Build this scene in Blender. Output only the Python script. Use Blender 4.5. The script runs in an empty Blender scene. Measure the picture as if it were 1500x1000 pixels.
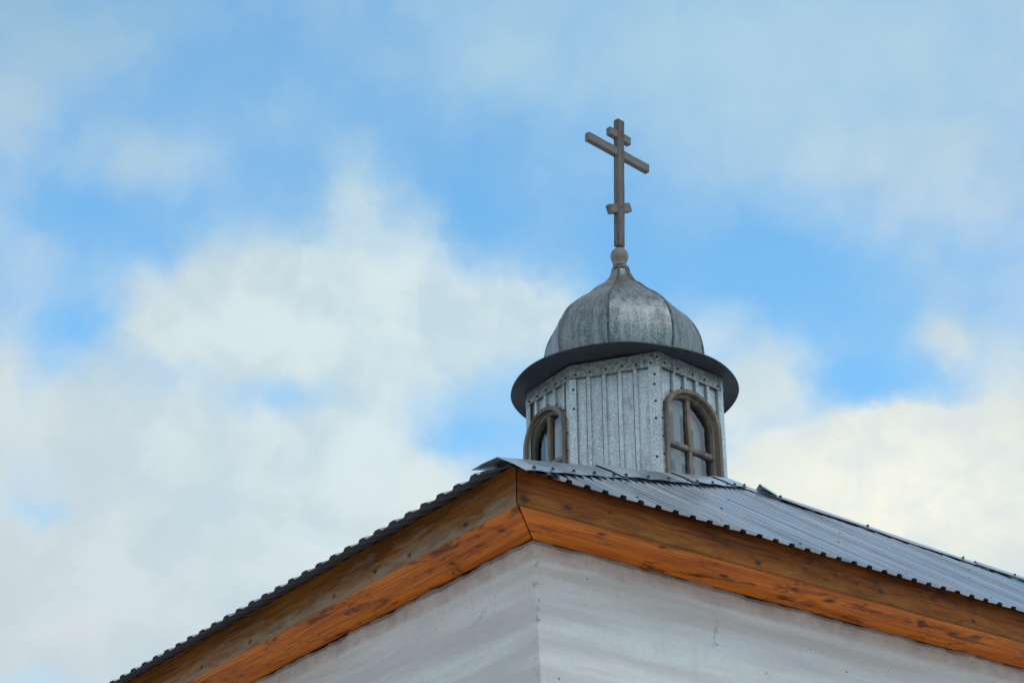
import bpy, bmesh, math, random
import numpy as np
from mathutils import Vector, Matrix
R = math.radians
random.seed(7); rng = np.random.default_rng(7)
scene = bpy.context.scene
col = scene.collection

# ------------------------------------------------------------------ camera
cam_d = bpy.data.cameras.new("camera"); cam = bpy.data.objects.new("camera", cam_d); col.objects.link(cam)
cam_d.sensor_width = 36.0; cam_d.lens = 36.0 * 3110 / 1500; cam_d.clip_end = 5000
cam.matrix_world = Matrix.Translation((0, 0, 1.6)) @ Matrix.Rotation(R(90 + 26.94), 4, 'X') @ Matrix.Rotation(-.007, 4, 'Z')
scene.camera = cam

# ------------------------------------------------------------------ exposure
vs = scene.view_settings
vs.view_transform = 'Standard'; vs.look = 'None'; vs.exposure = 0.0; vs.gamma = 1.0; vs.use_curve_mapping = False

# ------------------------------------------------------------------ node helper
class NT:
    def __init__(s, nt): s.nt = nt; s.n = nt.nodes; s.l = nt.links
    def sock(s, inp, v):
        if isinstance(v, bpy.types.NodeSocket): s.l.new(v, inp)
        elif v is not None:
            if hasattr(inp.default_value, '__len__') and not hasattr(v, '__len__'): v = [v] * len(inp.default_value)
            if hasattr(inp.default_value, '__len__') and len(inp.default_value) == 4 and len(v) == 3: v = (*v, 1)
            inp.default_value = v
    def math(s, op, a, b=None, c=None, clamp=False):
        n = s.n.new('ShaderNodeMath'); n.operation = op; n.use_clamp = clamp
        for i, v in enumerate((a, b, c)): s.sock(n.inputs[i], v) if v is not None else None
        return n.outputs[0]
    def vmath(s, op, a, b=None):
        n = s.n.new('ShaderNodeVectorMath'); n.operation = op
        s.sock(n.inputs[0], a)
        if b is not None: s.sock(n.inputs[1], b)
        return n.outputs['Value'] if op in ('LENGTH', 'DOT_PRODUCT', 'DISTANCE') else n.outputs[0]
    def mix(s, f, a, b, mode='MIX'):
        n = s.n.new('ShaderNodeMix'); n.data_type = 'RGBA'; n.blend_type = mode; n.clamp_factor = True
        s.sock(n.inputs[0], f); s.sock(n.inputs[6], a); s.sock(n.inputs[7], b); return n.outputs[2]
    def ramp(s, f, a, b, lo=0., hi=1., smooth=True):
        n = s.n.new('ShaderNodeMapRange'); n.interpolation_type = 'SMOOTHSTEP' if smooth else 'LINEAR'
        s.sock(n.inputs[0], f)
        for i, v in enumerate((a, b, lo, hi)): s.sock(n.inputs[i + 1], v)
        return n.outputs[0]
    def noise(s, vec, scale, detail=4, rough=.55, dist=0., color=False):
        n = s.n.new('ShaderNodeTexNoise'); s.sock(n.inputs['Vector'], vec)
        n.inputs['Scale'].default_value = scale; n.inputs['Detail'].default_value = detail
        n.inputs['Roughness'].default_value = rough; n.inputs['Distortion'].default_value = dist
        return n.outputs['Color' if color else 'Fac']
    def vor(s, vec, scale, out='Color', feature='F1', rand=1.):
        n = s.n.new('ShaderNodeTexVoronoi'); s.sock(n.inputs['Vector'], vec); n.feature = feature
        n.inputs['Scale'].default_value = scale; n.inputs['Randomness'].default_value = rand
        return n.outputs[out]
    def sep(s, v):
        n = s.n.new('ShaderNodeSeparateXYZ'); s.sock(n.inputs[0], v); return n.outputs
    def comb(s, x, y, z=0.):
        n = s.n.new('ShaderNodeCombineXYZ')
        for i, v in enumerate((x, y, z)): s.sock(n.inputs[i], v)
        return n.outputs[0]
    def bump(s, h, strength=.3, dist=.01):
        n = s.n.new('ShaderNodeBump'); s.sock(n.inputs['Height'], h)
        n.inputs['Strength'].default_value = strength; n.inputs['Distance'].default_value = dist
        return n.outputs[0]

# ------------------------------------------------------------------ world: sky with drifting clouds, fixed by compass direction
SUN_EL, SUN_AZ = 52.0, 130.0          # azimuth clockwise from +Y (the viewing direction): behind the viewer, to the right
world = bpy.data.worlds.new("World"); scene.world = world; world.use_nodes = True
W = NT(world.node_tree); W.n.clear()
out = W.n.new('ShaderNodeOutputWorld'); bg = W.n.new('ShaderNodeBackground'); W.l.new(bg.outputs[0], out.inputs[0])
sky = W.n.new('ShaderNodeTexSky'); sky.sky_type = 'NISHITA'; sky.sun_disc = False
sky.sun_elevation = R(SUN_EL); sky.sun_rotation = R(SUN_AZ); sky.air_density = 1.0; sky.dust_density = .4; sky.ozone_density = 2.0
tc = W.n.new('ShaderNodeTexCoord').outputs['Generated']
dx, dy, dz = W.sep(tc)
az = W.math('MULTIPLY', W.math('ARCTAN2', dx, dy), 57.29578 * .89)
el = W.math('MULTIPLY', W.math('ARCSINE', dz), 57.29578)
ae = W.comb(az, el)
wn = W.noise(ae, .34, 5, .55, color=True)
wn = W.vmath('MULTIPLY', W.vmath('SUBTRACT', wn, (.5, .5, .5)), (1.7, 1.3, 0))
wn2 = W.noise(ae, 1.3, 4, .6, color=True)
wn2 = W.vmath('MULTIPLY', W.vmath('SUBTRACT', wn2, (.5, .5, .5)), (.85, .75, 0))
aw = W.vmath('ADD', W.vmath('ADD', ae, wn), wn2)
BLOBS = [(-5.9, 27.74, 2.4, 1.66, 0.9), (-3.49, 26.91, 3.32, 2.03, 0.9), (-7.75, 28.01, 1.66, 1.29, 0.7), (-9.5, 27.15, 1.29, 1.11, 0.7), (-4.54, 31.1, 0.92, 1.66, 0.5), (-2.81, 30.05, 1.47, 1.29, 0.5), (-0.55, 28.05, 2.21, 1.29, 0.65), (0.93, 27.3, 1.47, 1.11, 0.6), (-8.88, 23.55, 2.76, 2.21, 0.9), (-4.48, 23.58, 3.13, 1.66, 0.8), (-11.2, 24.4, 1.5, 1.2, 0.42), (-13.2, 24.6, 0.7, 2.3, 0.45), (-11.48, 19.77, 3.68, 2.03, 0.9), (-6.96, 20.39, 4.61, 2.58, 1.0), (-2.66, 21.42, 2.76, 2.21, 0.9), (-12.26, 21.89, 1.11, 0.48, -0.5), (-6.33, 25.16, 1.29, 0.55, -0.4), (-1.82, 24.36, 1.29, 0.64, -0.5), (-12.21, 34.47, 3.13, 1.47, 0.42), (-13.83, 32.3, 1.11, 1.66, 0.35), (-10.4, 31.35, 2.03, 0.83, 0.33), (-7.1, 32.79, 1.11, 0.74, 0.15), (3.99, 34.34, 4.79, 2.21, 0.40), (9.75, 33.54, 4.61, 2.76, 0.50), (12.25, 30.71, 2.58, 1.66, 0.20), (-0.93, 34.63, 1.66, 1.47, 0.4), (7.66, 31.38, 4.61, 1.11, 0.18), (11.4, 26.37, 0.83, 0.52, 0.5), (12.68, 25.32, 1.3, 1.0, 0.25), (5.14, 26.97, 1.47, 1.11, 0.55), (6.88, 25.76, 1.29, 1.01, 0.5), (5.93, 24.91, 1.11, 1.11, 0.4), (9.75, 23.9, 1.84, 0.92, 0.95), (7.93, 23.13, 2.21, 1.11, 0.95), (11.48, 22.1, 2.58, 1.4, 1.0), (7.0, 22.29, 2.76, 1.11, 0.9), (12.31, 23.65, 1.66, 0.92, 0.7), (9.49, 21.02, 4.61, 1.66, 0.95), (8.78, 22.83, 0.92, 0.37, -0.4), (6.52, 28.54, 3.13, 1.11, -0.3), (-8.77, 34.65, 1.84, 1.11, -0.2), (-11.9, 29.6, 2.2, 0.9, -0.35), (-11.6, 26.9, 1.0, 0.8, -0.3), (9.5, 25.3, 1.6, 0.7, -0.3), (-1.0, 31.4, 1.2, 1.2, -0.2), (-12.8, 31.6, 0.9, 0.6, -0.3), (-1.11, 30.07, 0.74, 1.11, -0.25)]
def blob(v, b):
    d = W.vmath('MULTIPLY', W.vmath('SUBTRACT', v, (b[0], b[1], 0)), (1 / b[2], 1 / b[3], 0))
    q = W.vmath('DOT_PRODUCT', d, d)
    return W.math('POWER', 2.718, W.math('MULTIPLY', q, -1.0))
D = None
for b in BLOBS:
    g = blob(aw, b)
    D = W.math('MULTIPLY', g, b[4]) if D is None else W.math('MULTIPLY_ADD', g, b[4], D)
# the rest of the sky carries broken cloud of the same kind
far = W.math('SUBTRACT', 1.0, blob(ae, (0, 27.2, 17, 11, 1)))
gen = W.ramp(W.noise(ae, .045, 6, .55), .30, .55)
D = W.math('ADD', D, W.math('MULTIPLY', W.math('MULTIPLY', gen, far), .9))
tex = W.noise(aw, .5, 5, .48)
D = W.math('ADD', D, W.math('MULTIPLY', W.math('SUBTRACT', tex, .5), .62))
crisp = blob(ae, (9.6, 23.2, 4.6, 2.0, 1))      # the bank low on the right has firmer edges
D = W.math('MULTIPLY_ADD', W.math('MULTIPLY', crisp, 1.2), W.math('SUBTRACT', D, .52), D)
crisp2 = blob(ae, (-5.0, 27.2, 4.2, 2.4, 1))
D = W.math('MULTIPLY_ADD', W.math('MULTIPLY', crisp2, .5), W.math('SUBTRACT', D, .5), D)
cl = W.ramp(D, -.08, 1.1)
bright = W.noise(aw, .42, 4, .5)
ccol = W.mix(W.ramp(bright, .35, .65), (.57, .715, .775), (.73, .845, .84))
ccol = W.mix(W.math('MULTIPLY', far, .85), ccol, (.63, .635, .625))
warm = W.math('MINIMUM', W.math('ADD', blob(ae, (9.6, 22.4, 5.2, 2.6, 1)), W.math('MULTIPLY', blob(ae, (-1.5, 22.0, 2.6, 2.4, 1)), .35)), 1.0)
lump = W.noise(aw, .8, 5, .55)
ccol = W.mix(warm, ccol, W.mix(W.ramp(lump, .30, .66), (.84, .865, .80), (1.0, .97, .80)))
dull = W.math('MINIMUM', W.math('ADD', blob(ae, (-12.5, 35.5, 4.5, 2.6, 1)), W.math('MULTIPLY', blob(ae, (2, 36.5, 16, 2.6, 1)), .45)), 1.0)
ccol = W.mix(dull, ccol, (.27, .44, .58))
ccol = W.mix(W.math('MULTIPLY', W.math('MULTIPLY', W.ramp(el, 28, 33.5), .95), blob(ae, (3, 34, 20, 8, 1))), ccol, (.42, .645, .79))
SKYK = 0.15
skyc = W.vmath('MULTIPLY', sky.outputs[0], (1.24 * SKYK, 1.86 * SKYK, 1.82 * SKYK))
below = W.ramp(el, -6, 0)
fin = W.mix(W.math('MULTIPLY', cl, .93), skyc, ccol)
W.sock(bg.inputs[0], W.vmath('MULTIPLY', fin, (1 / SKYK, 1 / SKYK, 1 / SKYK)))
bg.inputs[1].default_value = SKYK
world.cycles.sampling_method = 'MANUAL'; world.cycles.sample_map_resolution = 512

# ------------------------------------------------------------------ sun behind thin cloud
sl = bpy.data.lights.new("sun", 'SUN'); sl.energy = .75; sl.angle = R(22); sl.color = (1, .93, .82)
so = bpy.data.objects.new("sun", sl); col.objects.link(so)
sd = Vector((math.sin(R(SUN_AZ)) * math.cos(R(SUN_EL)), math.cos(R(SUN_AZ)) * math.cos(R(SUN_EL)), math.sin(R(SUN_EL))))
so.rotation_euler = (-sd).to_track_quat('-Z', 'Y').to_euler(); so.location = (5, -10, 20)

# ------------------------------------------------------------------ materials
def mat(name):
    m = bpy.data.materials.new(name); m.use_nodes = True
    t = NT(m.node_tree); t.n.clear()
    o = t.n.new('ShaderNodeOutputMaterial'); p = t.n.new('ShaderNodeBsdfPrincipled'); t.l.new(p.outputs[0], o.inputs[0])
    t.p = p; t.o = o
    t.obj = t.n.new('ShaderNodeTexCoord').outputs['Object']
    return m, t
def fin_(t, color, rough, metal=0., bump=None, spec=.5):
    t.sock(t.p.inputs['Base Color'], color); t.sock(t.p.inputs['Roughness'], rough); t.sock(t.p.inputs['Metallic'], metal)
    t.p.inputs['Specular IOR Level'].default_value = spec
    if bump is not None: t.l.new(bump, t.p.inputs['Normal'])

def galvanised(name, lo, hi, cell, rough=(.36, .52), neck=False, metal=.75, streak=.35, stain=None, stain_amt=0., bigk=.35):
    m, t = mat(name)
    v = t.obj
    c = t.sep(t.vor(t.vmath('ADD', v, t.vmath('MULTIPLY', t.noise(v, cell * .7, 2, color=True), (.01, .01, .01))), cell))[0]
    c2 = t.noise(v, cell * .9, 3, .7)
    s = t.noise(t.vmath('MULTIPLY', v, (26, 26, 1.3)), 1.0, 4, .6)
    big = t.noise(v, 3.2, 5, .6)
    f = t.math('ADD', t.math('MULTIPLY', c, .5), t.math('MULTIPLY', c2, .5))
    f = t.math('ADD', f, t.math('MULTIPLY', t.math('SUBTRACT', s, .5), streak))
    f = t.math('ADD', f, t.math('MULTIPLY', t.math('SUBTRACT', big, .5), bigk))
    colr = t.mix(t.ramp(f, .15, .85), lo, hi)
    if stain:
        w = t.ramp(t.noise(t.vmath('MULTIPLY', v, (9, 9, 2.2)), 1.0, 6, .65, .6), .56, .70)
        colr = t.mix(t.math('MULTIPLY', w, stain_amt), colr, stain)
    if neck:
        zz = t.sep(v)[2]
        reach = t.math('MULTIPLY', t.ramp(zz, .66, .86), t.ramp(zz, 1.06, .98))
        rn = t.noise(t.vmath('MULTIPLY', v, (11, 11, 5)), 1.0, 7, .7, .4)
        colr = t.mix(t.math('MULTIPLY', t.ramp(t.math('ADD', rn, t.math('MULTIPLY', reach, .16)), .60, .74), t.math('MULTIPLY', reach, .8)), colr, (.17, .105, .062))
        sc = t.noise(t.vmath('MULTIPLY', v, (46, 46, 30)), 1.0, 3, .6)
        colr = t.mix(t.math('MULTIPLY', t.ramp(sc, .66, .70), t.math('MULTIPLY', reach, .8)), colr, (.62, .60, .57))
    r = t.ramp(c, 0, 1, rough[0], rough[1])
    h = t.math('ADD', t.math('MULTIPLY', big, 1.0), t.math('MULTIPLY', c, .03))
    fin_(t, colr, r, metal, t.bump(h, .25, .02))
    return m

M_drum = galvanised('galvanised_wall_sheet', (.31, .335, .345), (.67, .71, .725), 150, streak=.45, stain=(.16, .16, .15), stain_amt=.5)
M_trim = galvanised('galvanised_trim', (.22, .235, .235), (.52, .54, .53), 90, streak=.2, stain=(.05, .05, .05), stain_amt=.85)
M_dome = galvanised('weathered_dome_sheet', (.085, .102, .112), (.295, .33, .34), 150, rough=(.40, .50), streak=1.1, stain=(.10, .07, .045), stain_amt=.55, bigk=.25, neck=True)
M_seam = galvanised('dark_seam', (.05, .06, .065), (.14, .16, .17), 60, stain=(.06, .045, .035), stain_amt=.8)
M_brim = galvanised('shaded_brim_sheet', (.022, .026, .032), (.065, .074, .088), 60, rough=(.45, .6), metal=.4, stain=(.035, .035, .04), stain_amt=.8)  # near-black sheet: the shade under the brim is put into its colour
def rolled(name, lo, hi, rough, metal, dirt):
    """zinc sheet: long faint streaks down the slope, dull patches"""
    m, t = mat(name)
    x, y, z = t.sep(t.obj)
    st = t.noise(t.comb(t.math('MULTIPLY', x, 7.), t.math('MULTIPLY', y, .8), t.math('MULTIPLY', z, .8)), 1.0, 4, .6)
    bg_ = t.noise(t.comb(t.math('MULTIPLY', x, 1.1), t.math('MULTIPLY', y, .5)), 1.0, 4, .6)
    fi = t.noise(t.obj, 60, 3, .6)
    f = t.math('ADD', t.math('MULTIPLY', st, .5), t.math('ADD', t.math('MULTIPLY', bg_, .5), t.math('MULTIPLY', fi, .12)))
    c = t.mix(t.ramp(f, .38, .72), lo, hi)
    c = t.mix(t.math('MULTIPLY', t.ramp(bg_, .52, .66), dirt), c, (.30, .285, .265))
    fin_(t, c, t.ramp(bg_, .4, .65, rough[0], rough[1]), metal, t.bump(bg_, .08, .03))
    return m
M_roof = rolled('zinc_roof_sheet', (.28, .315, .35), (.56, .60, .64), (.13, .25), .9, .6)
M_cap = rolled('ridge_cap_sheet', (.38, .42, .46), (.62, .66, .70), (.22, .36), .85, .35)
m, t = mat('dark_sheet_underside'); fin_(t, t.mix(t.noise(t.obj, 9, 4), (.05, .05, .058), (.11, .11, .12)), .6, .3); M_under = m  # darker colour for the underside and cut edges of the roof sheets
m, t = mat('screw_metal'); fin_(t, (.035, .036, .04), .5, .6); M_screw = m

def wood(name, light, dark, deep, weather=0., wcol=(.30, .27, .23), knots=(), axis='x', blotch=.0, rough=.55, spec=.14, wbias='low', zlow=0., zhigh=.2):
    """grain runs along the object's X (or Z); knots: (along, across, radius)"""
    m, t = mat(name)
    x, y, z = t.sep(t.obj)
    if axis == 'x': along, across = x, t.math('ADD', y, z)
    else: along, across = z, t.math('ADD', x, y)
    wob = t.noise(t.comb(t.math('MULTIPLY', along, 1.4), t.math('MULTIPLY', across, 6)), 1.0, 3)
    ac = t.math('ADD', across, t.math('MULTIPLY', wob, .045))
    kmask = None
    for k in knots:
        d = t.vmath('MULTIPLY', t.vmath('SUBTRACT', t.comb(along, across), (k[0], k[1], 0)), (1 / (k[2] * 1.5), 1 / k[2], 0))
        r2 = t.vmath('DOT_PRODUCT', d, d)
        bend = t.math('POWER', 2.718, t.math('MULTIPLY', r2, -.25))
        ac = t.math('ADD', ac, t.math('MULTIPLY', bend, .03))
        wobk = t.math('ADD', r2, t.math('MULTIPLY', t.noise(t.comb(t.math('MULTIPLY', along, 14), t.math('MULTIPLY', across, 45)), 1.0, 5, .7), 3.2))
        g = t.ramp(wobk, 1.2, 3.6, 1, 0)
        kmask = g if kmask is None else t.math('MAXIMUM', kmask, g)
    gv = t.comb(t.math('MULTIPLY', along, 1.1), t.math('MULTIPLY', ac, 55))
    g1 = t.noise(gv, 1.0, 5, .65)
    g2 = t.noise(t.comb(t.math('MULTIPLY', along, 5), t.math('MULTIPLY', ac, 190)), 1.0, 4, .6)
    big = t.noise(t.comb(t.math('MULTIPLY', along, 1.0), t.math('MULTIPLY', across, 9)), 1.0, 5, .6)
    f = t.math('ADD', t.math('MULTIPLY', g1, .55), t.math('ADD', t.math('MULTIPLY', g2, .25), t.math('MULTIPLY', big, .55)))
    c = t.mix(t.ramp(f, .50, .82), dark, light)
    if blotch:
        b1 = t.noise(t.comb(t.math('MULTIPLY', along, 4.2), t.math('MULTIPLY', across, 11)), 1.0, 9, .72, .9)
        b2 = t.noise(t.comb(t.math('MULTIPLY', along, 1.6), t.math('MULTIPLY', across, 5)), 1.0, 3, .5)
        bl = t.ramp(t.math('ADD', b1, t.math('MULTIPLY', b2, .6)), .82, .98)
        c = t.mix(t.math('MULTIPLY', bl, blotch), c, deep)
    if weather:
        w1 = t.noise(t.comb(t.math('MULTIPLY', along, 3.6), t.math('MULTIPLY', across, 16), 3.1), 1.0, 8, .7, .8)
        lowness = t.ramp(z, zlow, zhigh, 1, 0, smooth=False) if axis == 'x' else .6
        w = t.ramp(t.math('ADD', w1, t.math('MULTIPLY', lowness, .30)), .56, .92)
        c = t.mix(t.math('MULTIPLY', w, weather), c, wcol)
    if kmask is not None: c = t.mix(t.math('MULTIPLY', kmask, .93), c, (.022, .016, .014))
    fin_(t, c, rough, 0., t.bump(t.math('ADD', g1, t.math('MULTIPLY', g2, .5)), .25, .004), spec)
    return m

def plaster():
    m, t = mat('whitewashed_plaster')
    x, y, z = t.sep(t.obj)
    hor = t.math('ADD', x, y)
    # coarse trowel courses run along the wall; the whitewash is thin over some of them
    wv = t.noise(t.comb(t.math('MULTIPLY', x, .9), t.math('MULTIPLY', y, .9), t.math('MULTIPLY', z, 1.5)), 1.0, 4)
    zz = t.math('ADD', z, t.math('MULTIPLY', t.math('SUBTRACT', wv, .5), .10))
    band = t.noise(t.comb(t.math('MULTIPLY', x, .5), t.math('MULTIPLY', y, .5), t.math('MULTIPLY', zz, 7.5)), 1.0, 3, .5)
    fine = t.noise(t.comb(t.math('MULTIPLY', x, 4), t.math('MULTIPLY', y, 4), t.math('MULTIPLY', zz, 34)), 1.0, 6, .65)
    blot = t.noise(t.obj, 2.3, 7, .65)
    c = t.mix(t.ramp(band, .33, .60), (.59, .57, .56), (.745, .76, .78))
    c = t.mix(t.ramp(fine, .45, .75, 0, .3), c, (.60, .57, .55))
    c = t.mix(t.ramp(blot, .50, .72, 0, .5), c, (.62, .60, .585))
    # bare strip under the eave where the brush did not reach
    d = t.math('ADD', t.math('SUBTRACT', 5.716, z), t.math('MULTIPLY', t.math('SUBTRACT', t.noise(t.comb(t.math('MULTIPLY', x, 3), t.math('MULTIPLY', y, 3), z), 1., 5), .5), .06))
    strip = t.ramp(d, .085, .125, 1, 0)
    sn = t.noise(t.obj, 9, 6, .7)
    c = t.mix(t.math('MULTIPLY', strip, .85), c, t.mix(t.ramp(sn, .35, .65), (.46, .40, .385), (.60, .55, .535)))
    c = t.mix(t.ramp(d, .012, .03, .75, 0), c, (.16, .14, .135))  # dark crack along the soffit joint, its gap shade put into the colour
    # pits and small hairline cracks
    pits = t.vor(t.obj, 6.5, 'Distance')
    c = t.mix(t.ramp(t.math('ADD', pits, t.math('MULTIPLY', sn, .06)), .062, .085, .8, 0), c, (.16, .13, .12))
    cr = t.vor(t.vmath('ADD', t.obj, t.vmath('MULTIPLY', t.noise(t.obj, 3, 5, color=True), (.4, .4, .4))), 1.1, 'Distance', 'DISTANCE_TO_EDGE')
    crm = t.math('MULTIPLY', t.ramp(cr, .0, .008, 1, 0), t.ramp(t.noise(t.obj, 2.1, 3), .54, .66))
    c = t.mix(t.math('MULTIPLY', crm, .55), c, (.25, .21, .20))
    # chipped arris
    ed = t.math('ADD', t.math('ABSOLUTE', t.math('SUBTRACT', t.math('SUBTRACT', x, y), .02)), 0.)
    edm = t.math('MULTIPLY', t.ramp(ed, .018, .04, 1, 0), t.ramp(t.noise(t.vmath('MULTIPLY', t.obj, (20, 20, 26)), 1., 4, .7), .56, .66))
    c = t.mix(t.math('MULTIPLY', edm, .7), c, (.30, .24, .21))
    h = t.math('ADD', t.math('MULTIPLY', band, .25), t.math('ADD', t.math('MULTIPLY', fine, .25), t.math('MULTIPLY', sn, .25)))
    grain = t.noise(t.obj, 42, 6, .7)
    c = t.mix(t.ramp(grain, .35, .75, 0, .28), c, (.52, .50, .485))
    dr = t.noise(t.comb(t.math('MULTIPLY', hor, 9), t.math('MULTIPLY', z, 1.2)), 1.0, 5, .6)
    c = t.mix(t.ramp(dr, .60, .76, 0, .16), c, (.50, .455, .43))
    h = t.math('ADD', h, t.math('MULTIPLY', grain, .3))
    fin_(t, c, .93, 0., t.bump(h, .6, .03), .2)
    return m
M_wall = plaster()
ORL, ORD, DEEP = (.78, .205, .010), (.33, .056, .004), (.045, .014, .008)
M_soffit_r = wood('varnished_soffit_wood', ORL, ORD, DEEP, blotch=.9, rough=.42, knots=((.62, .10, .018), (1.0, .06, .02), (2.3, .16, .028), (1.55, .2, .02), (3.45, .12, .03)))
M_soffit_l = wood('varnished_soffit_wood_two', (.74, .195, .010), (.31, .052, .004), DEEP, blotch=.8, rough=.42, knots=((.36, -.17, .022), (.9, -.22, .016), (1.9, -.19, .02)))
M_fascia_r = wood('brown_fascia_wood', (.215, .056, .004), (.055, .011, .002), DEEP, weather=.5, wcol=(.32, .135, .022), blotch=.75,
    knots=((.33, .055, .016), (.60, .09, .011), (1.62, .035, .017), (2.55, .07, .019), (2.36, .075, .01), (3.3, .04, .013), (.05, .03, .02)), zhigh=.16)
M_fascia_l = wood('weathered_fascia_wood', (.30, .105, .015), (.10, .028, .005), DEEP, weather=.8, wcol=(.30, .235, .17),
    knots=((.45, .03, .014), (.98, .03, .013), (1.75, .03, .014), (1.32, .045, .012), (2.7, .03, .015), (3.3, .035, .013)), zhigh=.2)
M_frame = wood('window_frame_wood', (.235, .18, .138), (.05, .036, .028), DEEP, weather=.7, wcol=(.285, .26, .235), axis='z', rough=.7)
M_cross = wood('grey_cross_wood', (.15, .135, .128), (.055, .048, .045), DEEP, weather=.7, wcol=(.18, .175, .172), axis='z', rough=.8)
M_cross_x = wood('grey_crossbar_wood', (.175, .155, .142), (.065, .056, .051), DEEP, weather=.6, wcol=(.20, .19, .185), axis='x', rough=.8, zhigh=1)
M_ball = wood('pale_turned_wood', (.27, .235, .21), (.12, .10, .09), DEEP, weather=.7, wcol=(.26, .24, .225), axis='z', rough=.75)
m, t = mat('inner_sash_paint'); fin_(t, t.mix(t.noise(t.obj, 14, 4), (.60, .64, .64), (.80, .83, .82)), .6); M_inner = m
m, t = mat('dark_interior'); fin_(t, t.mix(t.noise(t.obj, 5, 4), (.03, .03, .035), (.07, .07, .075)), .9); M_dark = m
m, t = mat('old_window_glass')
tr = t.n.new('ShaderNodeBsdfTransparent'); gl = t.n.new('ShaderNodeBsdfGlossy'); gl.inputs['Roughness'].default_value = .06
tr.inputs[0].default_value = (.86, .90, .92, 1); gl.inputs[0].default_value = (.85, .9, .95, 1)
t.l.new(t.bump(t.noise(t.obj, 4.5, 3), .12, .05), gl.inputs['Normal'])
lw = t.n.new('ShaderNodeLayerWeight'); lw.inputs[0].default_value = .35
mx = t.n.new('ShaderNodeMixShader'); t.sock(mx.inputs[0], t.ramp(lw.outputs['Fresnel'], 0, 1, .13, .9, False))
t.l.new(tr.outputs[0], mx.inputs[1]); t.l.new(gl.outputs[0], mx.inputs[2]); t.l.new(mx.outputs[0], t.o.inputs[0]); M_glass = m
m, t = mat('pale_ground')
gn = t.noise(t.obj, .35, 8, .62)
fin_(t, t.mix(t.ramp(gn, .42, .62), (.60, .57, .53), (.80, .79, .77)), .95, 0., t.bump(t.noise(t.obj, 3, 6), .4, .1), .2); M_ground = m

# ------------------------------------------------------------------ object helpers
def link(name, me, m=None, parent=None, label=None, smooth=False):
    o = bpy.data.objects.new(name, me); col.objects.link(o)
    if m: me.materials.append(m)
    if parent: o.parent = parent
    if label: o['label'] = label
    if smooth:
        for p in me.polygons: p.use_smooth = True
    return o
def mesh(name, verts, faces, m=None, parent=None, label=None, smooth=False):
    me = bpy.data.meshes.new(name); me.from_pydata([tuple(map(float, v)) for v in verts], [], faces); me.update()
    return link(name, me, m, parent, label, smooth)
def bmobj(name, bm, m=None, parent=None, label=None, smooth=False):
    bmesh.ops.recalc_face_normals(bm, faces=bm.faces[:])
    me = bpy.data.meshes.new(name); bm.to_mesh(me); bm.free()
    return link(name, me, m, parent, label, smooth)
def thing(name, loc, rz, label, cat):
    o = bpy.data.objects.new(name, None); col.objects.link(o); o.location = loc; o.rotation_euler = (0, 0, rz)
    o.empty_display_size = .2; o['label'] = label; o['category'] = cat
    return o
def bm_prism(bm, poly, z0, z1, f=lambda p, z: (p[0], p[1], z)):
    a = [bm.verts.new(f(p, z0)) for p in poly]; b = [bm.verts.new(f(p, z1)) for p in poly]
    n = len(poly); bm.faces.new(a[::-1]); bm.faces.new(b)
    for i in range(n): bm.faces.new((a[i], a[(i + 1) % n], b[(i + 1) % n], b[i]))
def bevel(bm, w, seg=2):
    bmesh.ops.recalc_face_normals(bm, faces=bm.faces[:])
    bmesh.ops.bevel(bm, geom=bm.edges[:], offset=w, segments=seg, affect='EDGES', clamp_overlap=True)
def vn(*v): v = np.array(v, float); return v / np.linalg.norm(v)

# screw with washer, one mesh shared by every copy
bm = bmesh.new()
prof = [(.0115, 0), (.0115, .003), (.0075, .0035), (.0072, .0085), (.004, .0105)]
rings = [[bm.verts.new((r * math.cos(a), r * math.sin(a), z)) for a in np.linspace(0, 2 * math.pi, 9)[:-1]] for r, z in prof]
for A_, B_ in zip(rings, rings[1:]):
    for i in range(8): bm.faces.new((A_[i], A_[(i + 1) % 8], B_[(i + 1) % 8], B_[i]))
bm.faces.new(rings[-1]); bm.faces.new(rings[0][::-1])
SCREW = bpy.data.meshes.new('screw'); bm.to_mesh(SCREW); bm.free(); SCREW.materials.append(M_screw)
def screw(parent, p, n, s=1.):
    o = bpy.data.objects.new('screw', SCREW); col.objects.link(o); o.parent = parent
    o.location = tuple(map(float, p)); n = Vector(tuple(map(float, n))) + Vector((random.uniform(-.06, .06), random.uniform(-.06, .06), 0))
    o.rotation_euler = n.to_track_quat('Z', 'Y').to_euler(); o.scale = (s * .85, s * .85, s)

# ------------------------------------------------------------------ ground
me = bpy.data.meshes.new('ground'); g = 3000
me.from_pydata([(-g, -g, 0), (g, -g, 0), (g, g, 0), (-g, g, 0)], [], [(0, 1, 2, 3)])
go = link('ground', me, M_ground); go['kind'] = 'structure'

# ================================================================== CHURCH BUILDING (local x along the right eave, y along the left eave)
ZA = 5.712                                   # underside of the fascia
church = thing('church_building', (.0166, 9.8784, 0), R(36.0), 'whitewashed church building with varnished wooden eaves under a hipped corrugated metal roof', 'church')
H_, R_, RI, WT, LEN = 3.8, 2.5611, 1.7192, 9.7836, 9.0
R0 = np.array([-.11, -.05, ZA + .163])
FX = WT - .22                                 # far fascia
u1 = np.array([1., 0, 0]); v1 = vn(0, R_, RI); n1 = vn(0, -RI, R_); S1 = math.hypot(R_, RI)
u2 = np.array([0, 1., 0]); v2 = vn(H_, 0, RI); n2 = vn(-RI, 0, H_); S2 = math.hypot(H_, RI)
W3 = WT - H_
u3 = np.array([0, 1., 0]); v3 = vn(-W3, 0, RI); n3 = vn(RI, 0, W3); S3 = math.hypot(W3, RI)

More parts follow.
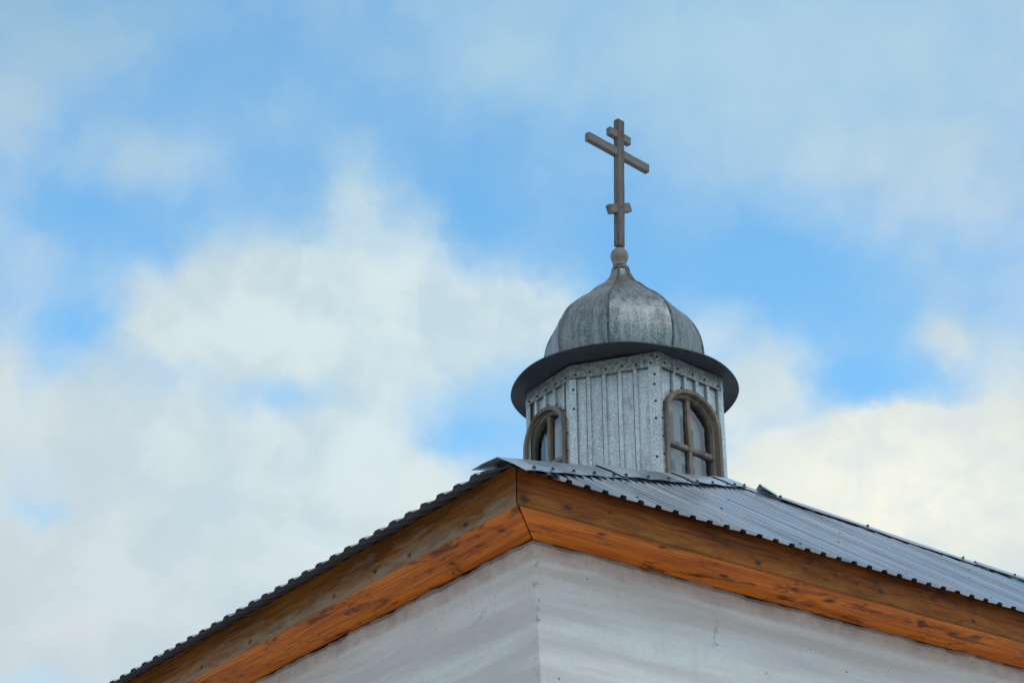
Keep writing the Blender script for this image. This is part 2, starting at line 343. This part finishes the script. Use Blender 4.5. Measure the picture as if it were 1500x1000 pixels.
# walls: dense near the corner so that the plaster can be uneven
SO = .37
def lowfreq(a, b, seed):
    r = np.random.default_rng(seed); o = 0
    for k in range(14):
        fa, fb, ph, am = r.uniform(.4, 5), r.uniform(1, 9), r.uniform(0, 6.28), r.uniform(.2, 1)
        o += am * math.sin(a * fa + b * fb + ph) / (1 + .25 * (fa + fb))
    return o
verts, faces = [], []
def wallgrid(p0, du, nrm, length, seed, lean):
    zs = list(np.linspace(ZA + .004, ZA - 1.6, 70)) + [3.0, 1.5, 0.0]
    ss = list(np.linspace(0, 5.5, 150)) + list(np.linspace(5.7, length, 8))
    b = len(verts)
    for z in zs:
        for s in ss:
            fade = min(1, s / .12)
            d = fade * .006 * lowfreq(s, z, seed)
            # a proud bed of mortar just under the eave
            d += fade * .008 * math.exp(-((ZA - z - .05) / .05) ** 2)
            d += fade * .010 * math.exp(-((ZA - z) / .022) ** 2) * (math.sin(s * 9.1 + seed) * .6 + math.sin(s * 23.7 + 2 * seed) * .5 + math.sin(s * 51 + seed) * .35 + .3)
            dep = min(1., max(0., (ZA - z) / .8))
            verts.append(p0 + du * s + nrm * d + np.array([lean * dep * math.exp(-s / 2.), 0, 0]) + np.array([0, 0, z]))
    ns = len(ss)
    for i in range(len(zs) - 1):
        for j in range(ns - 1):
            f = (b + i * ns + j, b + i * ns + j + 1, b + (i + 1) * ns + j + 1, b + (i + 1) * ns + j)
            faces.append(f if nrm[1] < 0 else f[::-1])
wallgrid(np.array([SO, SO, 0]), u1, np.array([0, -1., 0]), FX - 2 * SO, 3, .05)
wallgrid(np.array([SO, SO, 0]), u2, np.array([-1., 0, 0]), LEN - SO, 5, .05)
b = len(verts)
xw, yw = FX - SO, LEN
verts += [(xw, SO, 0), (xw, yw, 0), (SO, yw, 0), (xw, SO, ZA), (xw, yw, ZA), (SO, yw, ZA)]
faces += [(b, b + 1, b + 4, b + 3), (b + 1, b + 2, b + 5, b + 4)]
# gable closing the far end of the roof
gz = ZA + .02
verts += [(SO - .3, yw, gz), (xw + .3, yw, gz), (R0[0] + H_, yw, R0[2] + RI - .05)]
faces.append((b + 6, b + 7, b + 8))
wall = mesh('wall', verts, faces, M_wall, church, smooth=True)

# fascia and soffit boards, mitred at the corner with a narrow open joint
G = .004
def board(name, poly, z0, z1, m, rz=0., label=None, bev=.003):
    bm = bmesh.new(); bm_prism(bm, poly, z0, z1); bevel(bm, bev, 1)
    o = bmobj(name, bm, m, church, label); return o
def place(o, z, rz=0.): o.location = (0, 0, z); o.rotation_euler = (0, 0, rz)
T = .026
o = board('fascia_board', [(G, 0), (FX, 0), (FX, T), (T + G, T)], 0, .190, M_fascia_r, label='stained brown eave board with dark knots'); place(o, ZA)
o = board('fascia_board', [(G, 0), (LEN, 0), (LEN, -T), (T + G, -T)], 0, .212, M_fascia_l, label='weathered greyish eave board'); place(o, ZA, R(90))
o = board('fascia_board', [(0, 0), (LEN, 0), (LEN, T), (0, T)], 0, .190, M_fascia_r); o.location = (FX, 0, ZA); o.rotation_euler = (0, 0, R(90))
e = T + .003
o = board('soffit_board', [(e + .5 * G + G, e), (FX, e), (FX, SO - .004), (SO + .5 * G + G - .004, SO - .004)], 0, .022, M_soffit_r, label='orange varnished soffit board with charred knots'); place(o, ZA + .006)
s1 = .098
o = board('soffit_board', [(e + G, -e), (LEN, -e), (LEN, -s1), (s1 + G, -s1)], 0, .022, M_soffit_l, label='narrow orange soffit board'); place(o, ZA + .006, R(90))
o = board('soffit_board', [(s1 + .004 + G, -s1 - .004), (LEN, -s1 - .004), (LEN, -SO + .004), (SO + G - .004, -SO + .004)], 0, .022, M_soffit_l, label='wide orange soffit board'); place(o, ZA + .0085, R(90))
o = board('soffit_board', [(-.0, -T - .01), (.36, -T - .01), (.36, -LEN), (0, -LEN)], 0, .022, M_soffit_r); o.location = (FX - SO, 0, ZA + .006)
o.scale = (1, -1, 1)

# corrugated sheets
def sheet(name, uax, vax, nax, S, length, lim, pitch, hgt, seed, start=0., label=None, nsub=5, amp=.0022, ext=0., slope=.07):
    prof = []; s = start
    top, slope = pitch * .27, pitch * slope
    while s < length:
        for ds, h in ((0, 0), (pitch - top - 2 * slope, 0), (pitch - top - slope, hgt), (pitch - slope, hgt)):
            if 0 <= s + ds <= length: prof.append((s + ds, h))
        s += pitch
    prof.append((length, 0))
    r = np.random.default_rng(seed)
    prof = [(s, h + r.normal(0, .0011)) for s, h in prof]
    V, F = [], []
    for s, h in prof:
        q1 = max(.0, lim(s))
        for k in range(nsub + 1):
            q = q1 * k / nsub
            w = amp * lowfreq(s * .8, q * S * .25, seed) * min(1, k / 3)
            V.append(R0_(uax) + uax * s + vax * (q * S - ext * (1 - k / nsub)) + nax * (h + w))
    for i in range(len(prof) - 1):
        for k in range(nsub):
            a = i * (nsub + 1) + k
            fc = (a, a + nsub + 1, a + nsub + 2, a + 1)
            F.append(fc if np.dot(np.cross(uax, vax), nax) > 0 else fc[::-1])
    o = mesh(name, V, F, M_roof, church, label)
    o.data.materials.append(M_under)
    md = o.modifiers.new('thickness', 'SOLIDIFY'); md.thickness = .0018; md.offset = SOFF.get(name + str(seed), -1); md.material_offset = 1; md.material_offset_rim = 1
    return o
SOFF = {}
_base = R0
def R0_(u): return _base
rs_r = sheet('roof_sheet', u1, v1, n1, S1, WT, lambda s: s / H_ if s < H_ else (WT - s) / (WT - H_), .1182, .0165, 2, .075, 'right slope of ribbed galvanised sheets')
rs_l = sheet('roof_sheet', u2, v2, n2, S2, LEN + .1, lambda s: min(1., s / R_), .1505, .015, 4, .05, 'left slope seen only by its wavy eave edge', ext=.085, slope=.16)
_base = R0 + np.array([WT, 0, 0])
rs_f = sheet('roof_sheet', u3, v3, n3, S3, LEN + .1, lambda s: min(1., s / R_), .1505, .024, 6, .05)
# faces of the right and far slopes run the other way round
# screws on the right slope
for s, q in ((.42, .045), (.95, .045), (1.5, .047), (2.15, .05), (2.9, .05), (3.7, .05), (4.6, .05), (1.35, .25), (2.1, .30), (3.1, .30), (2.75, .53), (3.6, .52), (4.4, .35), (4.9, .55)):
    k = round((s - .075) / .1182 - .3) ; ss = .075 + k * .1182 + .0437
    screw(rs_r, R0 + u1 * ss + v1 * (q * S1) + n1 * .002, n1, 1.35)

# hip and ridge caps: folded strips lying over the ribs
hip = np.array([H_, R_, RI]); APX = R0 + hip
d1 = u1 * vn(H_, S1)[1] - v1 * vn(H_, S1)[0]
d2 = v2 * (-vn(R_, S2)[0]) + u2 * vn(R_, S2)[1]
d2 = u2 * (S2 / math.hypot(R_, S2)) - v2 * (R_ / math.hypot(R_, S2))
nh = vn(*(n1 + n2))
def cap(a, b, da, db, na, nb, wa, wb, lift0, lift1, label=None, start=R0, direc=hip, sink=.0, nscrew=True, n=24, seed=0, up=.017):
    V, F = [], []
    nn = vn(*(na + nb))
    for i in range(n + 1):
        f = a + (b - a) * i / n; lift = lift0 + (lift1 - lift0) * i / n
        wob = .004 * lowfreq(f * 6, 1, 11 + seed)
        P = start + direc * f + nn * (up + .018 + lift)
        wv = .004 * math.sin(f * 60 + seed)
        A1 = P + da * (wa * .55) - na * .002; A2 = P + da * (wa + wob) + na * (-.010 + wv * .6)
        B1 = P + db * (wb * .55) - nb * .002; B2 = P + db * (wb + wob) + nb * (-.010 + wv * .6)
        V += [B2, B1, P, A1, A2]
    for i in range(n):
        for k in range(4):
            c = i * 5 + k; F.append((c, c + 1, c + 6, c + 5))
    o = mesh('hip_cap', V, F, M_cap, church, label)
    md = o.modifiers.new('thickness', 'SOLIDIFY'); md.thickness = .0025; md.offset = 0
    return o
def capscrews(o, fs, start, direc, da, na, w, lift=.03):
    for f in fs: screw(o, start + direc * f + da * w + na * lift, na, 1.25)
CW = .165
c1 = cap(-.022, .36, d1, d2, n1, n2, CW, .15, 0, .0, 'near hip cap piece overhanging the roof corner', seed=1)
c2 = cap(.335, .71, d1, d2, n1, n2, CW, .16, .012, .002, 'middle hip cap piece lapped over the lower one', seed=2)
c3 = cap(.685, .94, d1, d2, n1, n2, CW, .16, .014, .003, seed=3)
c4 = cap(.915, 1.03, d1, d2, n1, n2, CW, .16, .015, .006, seed=4)
capscrews(c1, (.012, .075, .15, .23, .31), R0, hip, d1, n1, CW - .03)
capscrews(c2, (.36, .46, .56, .66), R0, hip, d1, n1, CW - .03, .035)
capscrews(c3, (.71, .80, .89), R0, hip, d1, n1, CW - .03, .035)
capscrews(c4, (.935, 1.0), R0, hip, d1, n1, CW - .03, .037)
# far hip, falling from the top to the right
BB = R0 + np.array([WT, 0, 0]); hip3 = BB - APX
hl = np.linalg.norm(hip3)
t1 = vn(*hip3)
e1 = np.cross(n1, t1); e1 = e1 if e1[2] < 0 else -e1
e3 = np.cross(n3, t1); e3 = e3 if e3[2] < 0 else -e3
fc0 = cap(-.012, .06, e1, e3, n1, n3, .10, .12, .0, .0, None, APX, hip3, seed=9, up=.016)
fc1 = cap(.038, .30, e1, e3, n1, n3, .085, .12, .006, .0, None, APX, hip3, seed=5, up=.02)
fcx = cap(.036, .056, e1, e3, n1, n3, .105, .12, .045, .012, 'bent open end of the far hip cap', APX, hip3, seed=5, up=.02)
fc2 = cap(.285, .62, e1, e3, n1, n3, .085, .12, .010, .0, None, APX, hip3, seed=6, up=.02)
fc3 = cap(.60, 1.0, e1, e3, n1, n3, .085, .12, .010, .0, None, APX, hip3, seed=7, up=.02)
capscrews(fc1, (.06, .16, .27), APX, hip3, e1, n1, .03, .04)
capscrews(fc2, (.33, .42, .52), APX, hip3, e1, n1, .03, .04)
capscrews(fc3, (.64,), APX, hip3, e1, n1, .03, .04)
# ridge behind
rdg = np.array([0, LEN + .1 - R_, 0])
rd = cap(0., 1., -v2, -v3, n2, n3, .16, .16, 0, 0, None, APX, rdg, seed=8); rd.name = 'ridge_cap'

# ================================================================== CUPOLA (local x to the right, y away from the corner)
PX = .00534
CZ = 7.0
cup = thing('cupola', (.877, 14.972, CZ), R(-3.354), 'eight-sided galvanised cupola with arched windows and onion dome on the church roof', 'cupola')
ZB = 8.753 - CZ                                # brim height above the base of the cupola
VP = [np.array(p) * PX for p in ((-144, -8), (-78, -95), (49, -133), (141, -40), (128, 62), (50, 138), (-52, 138), (-132, 78))]
Zv = np.array([0, 0, 1.])
def face_frame(i):
    P, Q = VP[i], VP[(i + 1) % 8]; L = np.linalg.norm(Q - P); d = (Q - P) / L
    return np.array([P[0], P[1], 0]), np.array([d[0], d[1], 0]), np.array([d[1], -d[0], 0]), L
SPR, SILL = 8.257 - CZ, 7.60 - CZ
WIN = {0: dict(c=.262, a=.275, r=.262), 2: dict(c=.334, a=.300, r=.262)}
def arch(a, r, k=28):
    return [(-a * math.cos(th), SPR + r * math.sin(th)) for th in np.linspace(0, math.pi, k)]
panels = []
for i in range(8):
    O, d, n, L = face_frame(i)
    w = WIN.get(i)
    pitch, top, slope, hgt = .1235, .028, .004, .022
    st = {0: .02, 1: .045, 2: .06}.get(i, .03)
    us = {0., L}
    prof = []
    k = st
    while k < L:
        for du in (0, pitch - top - 2 * slope - .008, pitch - top - 2 * slope - .007, pitch - top - 2 * slope - .001, pitch - top - 2 * slope, pitch - top - slope, pitch - slope): 
            if 0 < k + du < L: us.add(round(k + du, 5))
        k += pitch
    if w:
        a_ = w['a'] - .03
        for q in np.linspace(-a_, a_, 60): 
            if 0 < w['c'] + q < L: us.add(round(w['c'] + q, 5))
    us = sorted(us)
    def h_at(u):
        x = (u - st) % pitch
        gx = pitch - top - 2 * slope
        if gx - .0075 < x < gx - .0005: return -.014
        if x < gx: return 0.
        if x < pitch - top - slope: return hgt * (x - (pitch - top - 2 * slope)) / slope
        if x < pitch - slope: return hgt
        return hgt * (pitch - x) / slope
    V, F = [], []
    ztop = ZB - .01
    for u in us:
        zb = 0.
        if w and abs(u - w['c']) <= w['a'] - .03 + 1e-4:
            q = min(1, abs(u - w['c']) / (w['a'] - .03)); zb = SPR + (w['r'] - .03) * math.sqrt(1 - q * q)
            if q > .999: zb = SILL
        h = h_at(u) - .024
        for f in np.linspace(0, 1, 5):
            z = zb + (ztop - zb) * f
            V.append(O + d * u + n * (h + .0015 * lowfreq(u * 6, z * 2, 20 + i)) + Zv * z)
    for j in range(len(us) - 1):
        inside = w and abs((us[j] + us[j + 1]) / 2 - w['c']) < w['a'] - .03
        for k in range(4):
            b = j * 5 + k; F.append((b, b + 5, b + 6, b + 1))
        if inside:
            b = len(V)
            for u, z in ((us[j], 0), (us[j + 1], 0), (us[j + 1], SILL), (us[j], SILL)): V.append(O + d * u + n * (h_at(u) - .024) + Zv * z)
            F.append((b, b + 1, b + 2, b + 3))
    p = mesh('wall_panel', V, F, M_drum, cup)
    md = p.modifiers.new('thickness', 'SOLIDIFY'); md.thickness = .0015; md.offset = -1
    panels.append(p)
def slab(name, pts, O, d, n, n0, n1_, m, parent, bev=.0012):
    bm = bmesh.new()
    bm_prism(bm, pts, n0, n1_, lambda p, z: tuple(O + d * p[0] + Zv * p[1] + n * z)); bevel(bm, bev, 1)
    return bmobj(name, bm, m, parent)
for i in range(8):
    O, d, n, L = face_frame(i); p = panels[i]
    bt = .118
    zt, z0 = ZB - .004, ZB - bt
    # folded flashing strip under the brim
    jig = [0] + list(np.linspace(.1, L - .1, 5)) + [L]
    pts = [(0 - .001, zt)] + [(u, z0 + random.uniform(-.006, .006)) for u in jig][0:] + [(L + .001, zt)]
    slab('flashing', pts[::-1], O, d, n, .002, .0045, M_trim, p)
    # corner strips
    slab('corner_strip', [(.0, 0.2), (.055 if i != 2 else .03, 0.2), (.055 if i != 2 else .03, z0 - .001), (.0, z0 - .001)], O, d, n, -.0024, .0004, M_trim if i != 1 else M_drum, p)
    slab('corner_strip', [(L - (.085 if i == 1 else .045), 0.2), (L, 0.2), (L, z0 - .001), (L - (.085 if i == 1 else .045), z0 - .001)], O, d, n, -.0024, .0004, M_drum, p)
    if i <= 2:
        ns = {0: 5, 1: 6, 2: 5}[i]
        for k in range(ns):
            u = .05 + (L - .1) * k / (ns - 1) + random.uniform(-.012, .012)
            screw(p, O + d * u + n * .0045 + Zv * (z0 + .032 + random.uniform(-.008, .008)), n)
scr = {1: [(-.035, .07), (-.04, .15), (-.034, .29), (-.038, .43), (-.04, .74), (.012, .09), (.014, .25), (.01, .72)]}
O, d, n, L = face_frame(1)
for du, dz in scr[1]: screw(panels[1], O + d * (L + du if du < 0 else du + .02) + n * .0012 + Zv * (ZB - .118 - dz), n)
screw(panels[1], O + d * (L - .01) + n * .0045 + Zv * (ZB - .05), n)
for i in (0, 2):
    O, d, n, L = face_frame(i); w = WIN[i]
    for th in (18, 46, 72, 98, 122, 146, 168):
        u = w['c'] - (w['a'] + .016) * math.cos(R(th)); z = SPR + (w['r'] + .016) * math.sin(R(th))
        if .01 < u < L - .005: screw(panels[i], O + d * u + n * -.004 + Zv * z, n, .9)
    for dz in (-.05, -.2, -.34):
        for sg in (-1, 1):
            u = w['c'] + sg * (w['a'] + .016)
            if .005 < u < L - .004: screw(panels[i], O + d * u + n * .001 + Zv * (SPR + dz), n, .8)

def ring_bm(bm, outer, inner, f, n0, n1_):
    k = len(outer)
    vs_ = [[bm.verts.new(f(p, z)) for p in loop] for loop in (outer, inner) for z in (n0, n1_)]
    o0, o1, i0, i1 = vs_
    for j in range(k - 1):
        bm.faces.new((o1[j], o1[j + 1], i1[j + 1], i1[j])); bm.faces.new((o0[j], i0[j], i0[j + 1], o0[j + 1]))
        bm.faces.new((o0[j], o0[j + 1], o1[j + 1], o1[j])); bm.faces.new((i0[j], i1[j], i1[j + 1], i0[j + 1]))
    for j in (0, k - 1): bm.faces.new((o0[j], o1[j], i1[j], i0[j]))
def loop(a, r): return [(-a, SILL)] + arch(a, r) + [(a, SILL)]
for i, w in WIN.items():
    O, d, n, L = face_frame(i); c = w['c']
    f = lambda p, z: tuple(O + d * (c + p[0]) + Zv * p[1] + n * z)
    bm = bmesh.new(); ring_bm(bm, loop(w['a'], w['r']), loop(w['a'] - .030, w['r'] - .030), f, -.02, .024)
    win = bmobj('window', bm, M_frame, cup, 'arched wooden window on the ' + ('left' if i == 0 else 'right') + ' face of the cupola')
    bm = bmesh.new()
    a, r = w['a'] - .031, w['r'] - .031
    ring_bm(bm, loop(a, r), loop(a - .024, r - .024), f, -.075, -.022)
    bmobj('sash_frame', bm, M_frame, win)
    ai, ri = a - .024, r - .024
    mw = .019
    tz = 8.056 - CZ
    bm = bmesh.new()
    zt = SPR + ri * .985
    bm_prism(bm, [(-mw, tz + .022), (mw, tz + .022), (mw, zt), (-mw, zt)], -.072, -.026, f)
    bm_prism(bm, [(-mw, SILL), (mw, SILL), (mw, tz - .022), (-mw, tz - .022)], -.072, -.027, f)
    bevel(bm, .004, 1); bmobj('mullion', bm, M_frame, win)
    bm = bmesh.new(); bm_prism(bm, [(-ai, tz - .021), (ai, tz - .021), (ai, tz + .021), (-ai, tz + .021)], -.073, -.024, f)
    bevel(bm, .006, 2); bmobj('transom', bm, M_frame, win)
    # four panes
    def pane(x0, x1, z0, topf):
        k = 14; xs = np.linspace(x0, x1, k)
        V = [f((x, z0), -.052) for x in xs] + [f((x, topf(x)), -.052) for x in xs]
        return mesh('pane', V, [(j, j + 1, k + j + 1, k + j) for j in range(k - 1)], M_glass, win)
    el_ = lambda x: SPR + ri * math.sqrt(max(0, 1 - (x / ai) ** 2))
    pane(-ai, -mw, tz + .021, el_); pane(mw, ai, tz + .021, el_)
    pane(-ai, -mw, SILL, lambda x: tz - .021); pane(mw, ai, SILL, lambda x: tz - .021)
    # pale second sash inside
    bm = bmesh.new()
    ring_bm(bm, loop(a - .02, r - .02), loop(a - .09, r - .09), f, -.19, -.155)
    bm_prism(bm, [(-.035, SILL), (.035, SILL), (.035, SPR + r - .095), (-.035, SPR + r - .095)], -.187, -.158, f)
    bm_prism(bm, [(-a + .085, tz - .06), (-.036, tz - .06), (-.036, tz + .0), (-a + .085, tz + .0)], -.186, -.159, f)
    bm_prism(bm, [(.036, tz - .06), (a - .085, tz - .06), (a - .085, tz + .0), (.036, tz + .0)], -.186, -.159, f)
    if i == 0:  # pale boards added behind the left panes to lighten them
        for q0, q1 in ((-.21, -.12), (-.112, -.01), (.0, .085), (.094, .2)):
            bm_prism(bm, [(q0, SILL), (q1, SILL), (q1, SPR + r * .55), (q0, SPR + r * .55)], -.152, -.142, f)
    bmobj('inner_sash', bm, M_inner, win)
# dim lining of the drum
V = [(*(p * .68), z) for z in (.2, ZB - .02) for p in VP]
mesh('inner_lining', V, [(k, 8 + k, 8 + (k + 1) % 8, (k + 1) % 8) for k in range(8)] + [tuple(range(8, 16))[::-1]], M_dark, cup)

# brim
def lathe(bm, prof, nseg=96, closed=True):
    rg = [[bm.verts.new((r * math.cos(2 * math.pi * j / nseg), r * math.sin(2 * math.pi * j / nseg), z)) for j in range(nseg)] for r, z in prof]
    for A_, B_ in zip(rg, rg[1:] + ([rg[0]] if closed else [])):
        for j in range(nseg): bm.faces.new((A_[j], A_[(j + 1) % nseg], B_[(j + 1) % nseg], B_[j]))
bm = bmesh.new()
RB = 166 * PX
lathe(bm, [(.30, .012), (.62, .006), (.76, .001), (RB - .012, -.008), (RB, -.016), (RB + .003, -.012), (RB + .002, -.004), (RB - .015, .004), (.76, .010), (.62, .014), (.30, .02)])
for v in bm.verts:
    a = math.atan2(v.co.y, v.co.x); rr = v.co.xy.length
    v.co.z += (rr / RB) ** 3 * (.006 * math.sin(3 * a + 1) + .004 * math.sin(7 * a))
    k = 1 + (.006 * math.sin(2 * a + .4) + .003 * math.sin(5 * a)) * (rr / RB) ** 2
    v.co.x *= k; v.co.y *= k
brim = bmobj('brim', bm, M_brim, cup, 'dark round metal brim under the dome, shade put into its colour', smooth=True); brim.location = (0, 0, ZB)

# onion dome: eight pressed facets between seams
PR = [(100, -6), (108, 6), (113, 20), (117, 34), (118.5, 48), (117.5, 66), (112.5, 88), (101, 110), (82, 130), (61, 147), (47, 161), (32, 173), (22, 184), (16, 194), (13, 202), (11.5, 209)]
PR = np.array(PR) * PX * np.array([1.0, 1.0])
def catmull(P, k=5):
    out = []
    for i in range(len(P) - 1):
        p0, p1, p2, p3 = P[max(i - 1, 0)], P[i], P[i + 1], P[min(i + 2, len(P) - 1)]
        for j in range(k):
            t_ = j / k
            out.append(.5 * (2 * p1 + (p2 - p0) * t_ + (2 * p0 - 5 * p1 + 4 * p2 - p3) * t_ ** 2 + (3 * p1 - p0 - 3 * p2 + p3) * t_ ** 3))
    return np.array(out + [P[-1]])
PF = catmull(PR)
ANG = [R(a - 90) for a in (-10, 38, 84, 129, 174, 219, 264, 309)]
SH = lambda z: (-.006 * z, 0)
V, F = [], []
NS = 7
for i in range(8):
    a0, a1 = ANG[i], ANG[(i + 1) % 8] + (2 * math.pi if i == 7 else 0)
    p0 = np.array([math.cos(a0), math.sin(a0)]); p1 = np.array([math.cos(a1), math.sin(a1)])
    for jz, (r, z) in enumerate(PF):
        for k in range(NS):
            s = k / (NS - 1)
            q = (p0 * (1 - s) + p1 * s) * r
            bul = 1 + .010 * 4 * s * (1 - s)
            dent = 1 + .007 * lowfreq(i * 3 + s * 3, z * 7, 31)
            V.append((q[0] * bul * dent, q[1] * bul * dent, z))
    b = i * len(PF) * NS
    for jz in range(len(PF) - 1):
        for k in range(NS - 1):
            c = b + jz * NS + k; F.append((c, c + 1, c + NS + 1, c + NS))
dome = mesh('dome', V, F, M_dome, cup, 'grey onion dome of seamed metal sheets', smooth=True); dome.location = (0, 0, ZB)
for i in range(8):
    bm = bmesh.new(); prev = None
    ca, sa = math.cos(ANG[i]), math.sin(ANG[i])
    for r, z in PF:
        r2 = r + .004
        hw = .0065
        pts = [bm.verts.new((r2_ * ca - s_ * sa, r2_ * sa + s_ * ca, z)) for r2_, s_ in ((r - .004, -hw * 1.4), (r + .006, -hw), (r + .006, hw), (r - .004, hw * 1.4))]
        if prev:
            for k in range(4): bm.faces.new((prev[k], prev[(k + 1) % 4], pts[(k + 1) % 4], pts[k]))
        prev = pts
    bmobj('seam', bm, M_seam, dome, smooth=False)
bm = bmesh.new()
lathe(bm, [(.060, 1.085), (.0705, 1.082), (.071, 1.094), (.063, 1.118), (.050, 1.122)], 24, False)
bmobj('neck_collar', bm, M_seam, dome, smooth=True)

# ================================================================== CROSS
CX = thing('wooden_cross', (.877 - .008, 14.972, 8.753 + 1.11), R(29), 'grey wooden three-barred Orthodox cross on a turned ball above the dome', 'cross')
CX.rotation_euler = (Matrix.Rotation(R(1.5), 3, 'Y') @ Matrix.Rotation(R(44), 3, 'Z')).to_euler()
CXb = CX
def bar(name, c, sx, sy, sz, m, ry=0., axis_x=True, label=None):
    bm = bmesh.new(); bmesh.ops.create_cube(bm, size=1.)
    for v in bm.verts: v.co = (v.co.x * sx, v.co.y * sy, v.co.z * sz)
    bmesh.ops.subdivide_edges(bm, edges=[e_ for e_ in bm.edges if abs((e_.verts[0].co - e_.verts[1].co).length - max(sx, sz)) < 1e-6], cuts=10)
    for v in bm.verts: v.co += Vector((rng.normal(0, .0007), rng.normal(0, .0007), rng.normal(0, .0007)))
    bevel(bm, .0035, 1)
    o = bmobj(name, bm, m, CX, label); o.location = c; o.rotation_euler = (0, ry, 0); return o
z0 = 8.753 + 1.11
PW = .064
POST = bar('post', (0, 0, (10.06 + 11.265) / 2 - z0), .076, .054, 11.265 - 10.06, M_cross)
bar('crossbar', (-.014, .004, 10.945 - z0), .725, .050, .076, M_cross_x, label='long main crossbar')
bar('top_bar', (0, .004, 11.113 - z0), .25, .050, .072, M_cross_x)
bar('foot_bar', (.0, .004, 10.42 - z0), .265, .050, .076, M_cross_x, R(-25), label='short slanted foot bar')
bm = bmesh.new()
pf = catmull(np.array([(.045, 0), (.052, .004), (.054, .03), (.052, .045), (.057, .050), (.055, .056), (.068, .080), (.073, .106), (.069, .135), (.056, .158), (.045, .170), (.030, .178)]), 3)
lathe(bm, [tuple(p) for p in pf], 32, False)
bmobj('ball', bm, M_ball, CX, 'turned wooden ball under the post', smooth=True)
for zz in (11.108, 10.945, 10.42): screw(POST, (0, -.028, zz - (10.06 + 11.265) / 2), (0, -1, 0), .6)
